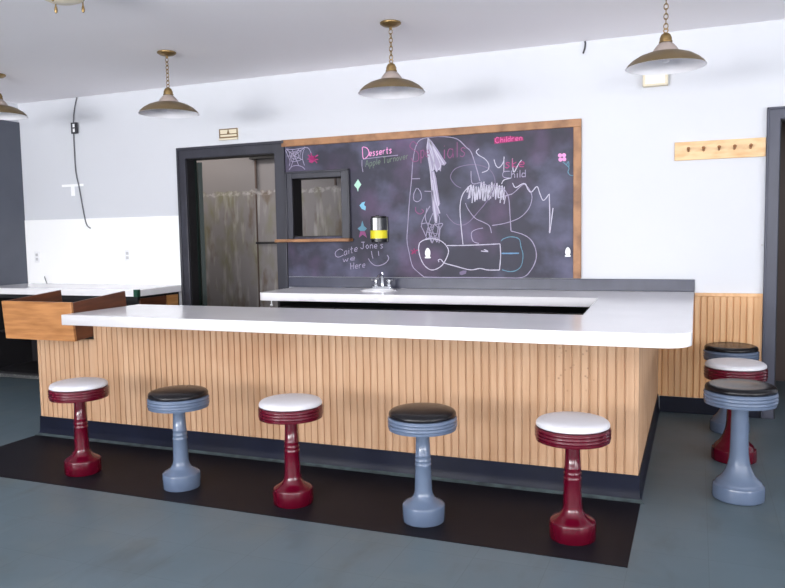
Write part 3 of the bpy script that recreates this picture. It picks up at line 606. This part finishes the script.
# soap dispenser
p0, p1 = on_y(372, 242, YB), on_y(387.5, 216, YB)
cx = (p0.x + p1.x) / 2; hw = (p1.x - p0.x) / 2; h = p1.z - p0.z
ds = thing('soap_dispenser', 'black soap dispenser with yellow label mounted on the chalkboard', 'dispenser', (cx, YB - .0025, p0.z))
def half(bm, r, d, z0, z1, mi=0, n=14):
    poly = [(r * math.cos(PI + PI * k / n), d * math.sin(PI + PI * k / n)) for k in range(n + 1)]
    prism(bm, [(r, 0)] + [( -r, 0)] + poly[1:-1], z0, z1, mi)
b = NB(); bx(b, -hw * .95, hw * 1.12, -.012, 0, -.004, h * .97); obj('shadow_plate', b, 'blackpl', ds, .004)  # black plate set off to the right, stands for the dispenser's shadow
b = NB(); half(b, hw, .095, .018, h * .93); obj('body', b, 'greypl', ds, .004, label='smoked grey body')
b = NB(); half(b, hw * 1.02, .097, h * .14, h * .45); obj('label_band', b, 'yellow', ds, label='yellow label')
b = NB(); half(b, hw * .96, .092, 0, .0175); obj('push_bar', b, 'blackpl', ds, .004)
b = NB(); half(b, hw * .9, .088, h * .932, h); bx(b, -.012, .012, -.06, -.03, h, h + .008); obj('lid', b, 'blackpl', ds, .004)
b = NB(); bx(b, -hw * .22, hw * .22, -.1005, -.0965, h * .46, h * .93); obj('highlight_strip', b, 'whitepl', ds, label='white strip standing for a highlight down the middle')  # glossy body's vertical highlight, modelled as a white strip

# ------------------------------------------------------------------ wall items
# coat rack
r0, r1 = on_y(674.5, 161, YW), on_y(674.5, 142.8, YW)
rk = thing('coat_rack', 'pale wooden coat rack with five pegs beside the doorway', 'coat rack', (0, 0, 0))
zr0, zr1 = r0.z, r1.z
xr0 = r0.x; b = NB(); bx(b, xr0, .434, YW - .02, YW, zr0, zr1); obj('board', b, 'rack', rk, .003)
for u in (688.5, 703.5, 719, 734.5, 750.5):
    q = on_y(u, 151, YW - .03); zc_ = (zr0 + zr1) / 2 + .004
    b = NB(); tube(b, [(q.x, YW - .02, zc_ - .006), (q.x, YW - .05, zc_), (q.x, YW - .075, zc_ + .008), (q.x, YW - .083, zc_ + .01)], .008, 10, rad=[.008, .008, .012, .007]); obj('peg', b, 'peg', rk)
# white box behind lamp
p0, p1 = on_y(643, 88, YW), on_y(668.5, 68, YW)
wb = thing('wall_box', 'small cream box on the wall just below a pendant shade', 'box', (0, 0, 0))
b = NB(); bx(b, p0.x, p1.x, YW - .055, YW - .0003, p0.z, p1.z); obj('housing', b, 'creampl', wb, .006)
b = NB(); bx(b, p0.x + .02, p1.x - .02, YW - .058, YW - .0552, p0.z + .015, p0.z + .09); obj('cover', b, 'whitepl', wb, .001)
# sign above the doorway
p0, p1 = on_y(220.5, 141, YW), on_y(238.3, 128, YW)
sg = thing('wall_plaque', 'small cream plaque with brown edging above the doorway', 'plaque', (0, 0, 0))
x0, x1, z0, z1 = p0.x, p1.x, p0.z - .01, p1.z
b = NB(); bx(b, x0, x1, YW - .012, YW - .0003, z0 + .03, z1); obj('plate', b, 'creampl', sg, .002)
b = NB(); t = .009; zz0 = z0 + .03
bx(b, x0, x1, YW - .018, YW - .0125, z1 - t, z1); bx(b, x0, x0 + t, YW - .018, YW - .0125, zz0, z1 - t); bx(b, x1 - t, x1, YW - .018, YW - .0125, zz0, z1 - t); bx(b, x0 + t, x1 - t, YW - .018, YW - .0125, zz0 + .03, zz0 + .038); bx(b, x0 + t, x1 - t, YW - .018, YW - .0125, zz0, zz0 + .012); obj('edging', b, 'brownink', sg)
b = NB(); xm = (x0 + x1) / 2 - .002; v_ = [b.verts.new((xm + dx, YW - .0135, zz0 + .038 + dz)) for dx, dz in ((-.014, 0), (.014, 0), (.004, .03), (0, .042), (-.004, .03))]; b.faces.new(v_); ext = bmesh.ops.extrude_face_region(b, geom=b.faces[:]); [setattr(q.co, 'y', q.co.y - .003) for q in ext['geom'] if isinstance(q, bmesh.types.BMVert)]; obj('emblem', b, 'brownink', sg)
b = NB(); bx(b, x0 + .002, x1 - .002, YW - .03, YW - .0003, z0 + .012, z0 + .028); obj('ledge', b, 'creampl', sg, .002)
# hanging cord with a socket
cdl = thing('hanging_cord', 'grey cord hanging down the wall with a small twin socket on it', 'cord', (0, 0, 0))
def wpts(l, y): return [on_y(u, v, y) for u, v in l]
b = NB(); q = wpts([(77, 96.3), (75.5, 104), (74, 114), (73.6, 122), (73.8, 135), (74.6, 152), (76, 172), (79, 186), (81.5, 200), (84.5, 216), (87, 225), (90.5, 228.2)], YW - .010); q[0].z = min(q[0].z, ZC - .004)
def smooth3(q, n=5):
    a = smooth([(p_.x, p_.z) for p_ in q], n); return [(x, YW - .012, z) for x, z in a]
tube(b, smooth3(q), .0062, 6); obj('cable', b, 'cord', cdl)
p0, p1 = on_y(72.2, 134, YW - .02), on_y(77.6, 122.3, YW - .02)
b = NB(); bx(b, p0.x, p1.x, YW - .034, YW - .019, p0.z, p1.z); sb = obj('socket_plate', b, 'wire', cdl, .002, label='dark twin socket plate')
for k in (0.29, .71):
    b = NB(); zc_ = p0.z + (p1.z - p0.z) * k; xc = (p0.x + p1.x) / 2
    bx(b, xc - .013, xc + .013, YW - .038, YW - .0345, zc_ - .017, zc_ + .017); obj('socket', b, 'whitepl', sb, .006)
# outlets on the splash panel
for u, v, lb in ((37.6, 257, 'white wall outlet on the splash panel nearest the slate-grey wall'), (128, 255.5, 'white wall outlet on the splash panel nearest the doorway')):
    c = on_y(u, v, YW - .008); o = thing('wall_outlet', lb, 'outlet', (c.x, YW - .0083, c.z), 'outlets on the splash panel')
    b = NB(); bx(b, -.035, .035, -.008, 0, -.057, .057); obj('cover_plate', b, 'whitepl', o, .003)
    for s in (-1, 1):
        b = NB(); bx(b, -.016, .016, -.0115, -.0083, s * .022 - .014, s * .022 + .014); obj('socket', b, 'outletline', o, .002)
# plaster patch
b = NB(); a0, a1 = on_y(62, 186, YW), on_y(83.5, 182.6, YW); bx(b, a0.x, a1.x, YW - .003, YW, a0.z - .012, a0.z + .012); c0, c1 = on_y(71.5, 196, YW), on_y(74.5, 186, YW); bx(b, c0.x, c1.x, YW - .003, YW, c0.z, a0.z - .012)
tag(obj('plaster_patch', b, 'splash'), 'white T-shaped plaster patch on the wall beside the cord', 'patch')
# loose black wire under the ceiling
b = NB(); q = wpts([(585, 38.5), (585.3, 44), (584.6, 49), (583, 53.5)], YW - .01); q[0].z = ZC - .003
tube(b, [(x, YW - .012, z) for x, z in smooth([(p_.x, p_.z) for p_ in q])], .006, 6); tag(obj('loose_wire', b, 'wire'), 'short black wire poking out of the wall under the ceiling', 'wire')
c = on_y(762, 245, YW); b = NB(); tube(b, [(c.x, YW - .0003, c.z), (c.x, YW - .02, c.z)], .008, 10); tag(obj('wall_peg', b, 'outletline'), 'tiny grey peg on the wall between coat rack and wainscot', 'peg')

# ------------------------------------------------------------------ pendant lamps
def make_lamp(label, up=0.0, nl=7):
    L = thing('pendant_lamp', label, 'lamp', (0, 0, ZC), 'pendant lamps over the counter')
    z = lambda a: a - ZC + up
    b = NB(); lathe(b, [(0, -.0006), (.066, -.0006), (.071, -.006), (.070, -.012), (.052, -.024), (.028, -.030), (.010, -.034), (.010, -.044), (0, -.046)], 32); obj('canopy', b, 'brass', L)
    b = NB(); zt = -.048; zb = z(2.508); st = (zt - zb) / nl
    for i in range(nl): torus(b, (0, 0, zt - st * (i + .5)), st * .42, .0028, 'x' if i % 2 else 'y', squash=1.42)
    obj('chain', b, 'brass', L)
    b = NB(); torus(b, (0, 0, z(2.497)), .012, .0035, 'y'); lathe(b, [(0, z(2.486)), (.012, z(2.485)), (.026, z(2.474)), (.034, z(2.455)), (.034, z(2.44)), (.038, z(2.436)), (.038, z(2.43)), (0, z(2.43))], 28); obj('cap', b, 'brass', L)
    b = NB(); lathe(b, [(.030, z(2.4295)), (.046, z(2.418)), (.060, z(2.402)), (.072, z(2.384)), (.078, z(2.372)), (.072, z(2.372)), (.05, z(2.40)), (.028, z(2.4285)), (.030, z(2.4295))], 32); obj('neck', b, 'frost', L)
    b = NB(); lathe(b, [(.074, z(2.3715)), (.105, z(2.369)), (.150, z(2.353)), (.188, z(2.330)), (.212, z(2.308)), (.224, z(2.290))], 48)
    lathe(b, [(.224, z(2.290)), (.219, z(2.290)), (.207, z(2.307)), (.184, z(2.327)), (.148, z(2.349)), (.105, z(2.3645)), (.074, z(2.367)), (.074, z(2.3715))], 48, mi=1); obj('lamp_shade', b, ['shade', 'shadein'], L)
    b = NB(); lathe(b, [(.018, z(2.425)), (.018, z(2.38)), (.03, z(2.35)), (.03, z(2.335)), (.018, z(2.318)), (0, z(2.312))], 20); obj('bulb', b, 'shadein', L)
    return L
short = make_lamp('bronze pendant lamp on a shortened chain nearest the slate-grey end wall', .115, 3)
YL = 4.73
short.location = (-5.50, YL, ZC)
lamp = make_lamp('bronze pendant lamp hanging closest to the plaque and doorway'); lamp.location = (-3.735, YL, ZC)
dup(lamp, (-1.905, YL, ZC), 'bronze pendant lamp hanging in front of the wall above the chalkboard')
dup(lamp, (-.182, YL, ZC), 'bronze pendant lamp in front of the small cream wall box')
# ceiling light at the top edge
cl = thing('ceiling_light', 'cream and brass ceiling light with small turned drops, high above the drawer', 'ceiling light', (-3.20, 3.195, ZC)); cl.scale = (.72, .72, 1.25)
b = NB(); lathe(b, [(0, -.0006), (.12, -.0006), (.125, -.05), (.11, -.06), (0, -.06)], 36); obj('canopy', b, 'brass', cl)
b = NB(); lathe(b, [(.12, -.061), (.15, -.065), (.148, -.082), (.10, -.094), (0, -.098), (0, -.062), (.12, -.061)], 40); obj('diffuser', b, 'cream', cl)
b = NB(); lathe(b, [(.150, -.064), (.158, -.066), (.158, -.078), (.150, -.08), (.150, -.064)], 40); obj('rim', b, 'brass', cl)
for a in (152, 72, 292):
    b = NB(); lathe(b, [(.0, -.06), (.006, -.062), (.006, -.09), (.010, -.098), (.013, -.110), (.008, -.120), (0, -.123)], 12, (.163 * math.cos(math.radians(a)), .163 * math.sin(math.radians(a)), 0)); obj('finial', b, 'brass', cl)

# ------------------------------------------------------------------ stools
def rim_prof(z0, z1, r):
    p = [(0, z0 + .004), (r * .93, z0 + .002), (r * .975, z0 + .004), (r * .985, z0 + .012)]
    nb = 3; a = z0 + .016; step = (z1 - .004 - a) / nb
    for k in range(nb):
        for q in range(7):
            th = PI * q / 6; p.append((r * .982 + r * .02 * math.sin(th), a + step * (k + q / 6 * .92)))
    p += [(r * .97, z1 - .001), (r * .93, z1), (0, z1)]
    return p
def make_stool(label, paint, vinyl, kind, group):
    t = thing('bar_stool', label, 'stool', (0, 0, 0), group)
    if kind == 'front':
        H, r, zr0, zr1 = .541, .163, .436, .500
        base = [(0, .0004), (.097, .0004), (.100, .005), (.100, .074), (.098, .080), (.093, .084), (.080, .092), (.064, .101), (.054, .110), (.048, .122), (.046, .126)]
        colm = [(.046, .1262), (.0435, .134), (.042, .142), (.041, .152), (.0395, .200), (.0378, .262), (.0388, .264), (.0388, .270), (.0374, .272), (.0370, .284), (.0380, .286), (.0380, .292), (.0366, .294), (.0362, .306), (.0372, .308), (.0372, .314), (.0356, .316), (.0325, .39), (.0315, .424), (.036, .430), (.05, .4375)]
    else:
        H, r, zr0, zr1 = .580, .170, .478, .548
        base = [(0, .0004), (.116, .0004), (.122, .006), (.123, .014), (.122, .062), (.119, .072), (.110, .078), (.108, .084), (.104, .092), (.092, .102), (.080, .114), (.070, .130), (.060, .152), (.052, .176)]
        colm = [(.052, .1762), (.047, .20), (.0435, .23), (.042, .30), (.040, .40), (.039, .462), (.044, .468), (.06, .4795)]
    b = NB(); lathe(b, base, 48); obj('base', b, paint, t)
    b = NB(); lathe(b, colm, 36); obj('column', b, paint, t)
    b = NB(); lathe(b, rim_prof(zr0, zr1, r), 64); obj('seat_rim', b, paint, t)
    rc = r * .965
    b = NB(); lathe(b, [(0, zr1 + .0005), (rc * .95, zr1 + .0005), (rc, zr1 + .005), (rc * 1.003, zr1 + .010), (rc * .995, zr1 + .016), (rc * .97, zr1 + .022), (rc * .93, zr1 + .0265), (rc * .86, zr1 + .0305), (rc * .7, H - .0055), (rc * .4, H - .0015), (0, H)], 64); obj('seat_cushion', b, vinyl, t)
    return t
GF, GS = 'stools along the counter front', 'stools in the side passage'
sA = make_stool('maroon stool with white seat, closest to the wooden drawer', 'maroon', 'whitevinyl', 'front', GF); sA.location = (-3.285, 3.256, .0026)
sB = make_stool('grey stool with black seat, second from the wooden drawer along the counter front', 'greyen', 'blackvinyl', 'front', GF); sB.location = (-2.572, 3.238, .0026)
dup(sA, (-1.876, 3.228, .0026), 'maroon stool with white seat, standing between the two grey stools of the counter front')
dup(sB, (-1.174, 3.228, .0026), 'grey stool with black seat, fourth from the wooden drawer along the counter front')
dup(sA, (-.489, 3.258, .0026), 'maroon stool with white seat, on black floor strip nearest the counter corner post')
sC = make_stool('wide-based grey stool with black seat, frontmost of three in the side passage', 'greyen', 'blackvinyl', 'side', GS); sC.location = (.212, 4.03, .0003)
sD = make_stool('wide-based maroon stool with white seat, between two grey ones in the side passage', 'maroon', 'whitevinyl', 'side', GS); sD.location = (.219, 4.704, .0003)
dup(sC, (.221, 5.37, .0003), 'wide-based grey stool with black seat, nearest the wainscot in the side passage')

# ------------------------------------------------------------------ daylight through the windows, added fill in the back room
w = bpy.data.worlds.new('world'); sc.world = w; w.use_nodes = True
bg = w.node_tree.nodes['Background']; bg.inputs['Color'].default_value = (.88, .93, 1.0, 1); bg.inputs['Strength'].default_value = 1.2
def area(name, loc, rot, sx, sy, power, col):
    l = bpy.data.lights.new(name, 'AREA'); l.shape = 'RECTANGLE'; l.size = sx; l.size_y = sy; l.energy = power; l.color = col
    o = bpy.data.objects.new(name, l); COL.objects.link(o); o.location = loc; o.rotation_euler = rot; return o
for (s, e), pw in zip(FW, (620, 290, 270)): area('daylight_front', ((s + e) / 2, YR - .16, 1.58), (math.radians(146), 0, 0), e - s, 1.7, pw, (.98, .985, 1.0))
for (s, e), pw in zip(RWIN, (270, 60)): area('daylight_right', (XWR + .16, (s + e) / 2, 1.62), (0, math.radians(124), 0), 1.7, e - s, pw, (.98, .985, 1.0))
area('back_room_fill', (-5.0, 6.3, ZC - .03), (0, 0, 0), 1.2, .12, 21, (1, .95, .88))  # added area light without a fixture, brightens the back room

sc.view_settings.view_transform = 'Standard'; sc.view_settings.look = 'None'; sc.view_settings.gamma = 1.0; sc.view_settings.exposure = 0.0
sc.view_settings.use_curve_mapping = False
sc.cycles.max_bounces = 10; sc.cycles.diffuse_bounces = 6; sc.cycles.use_denoising = True
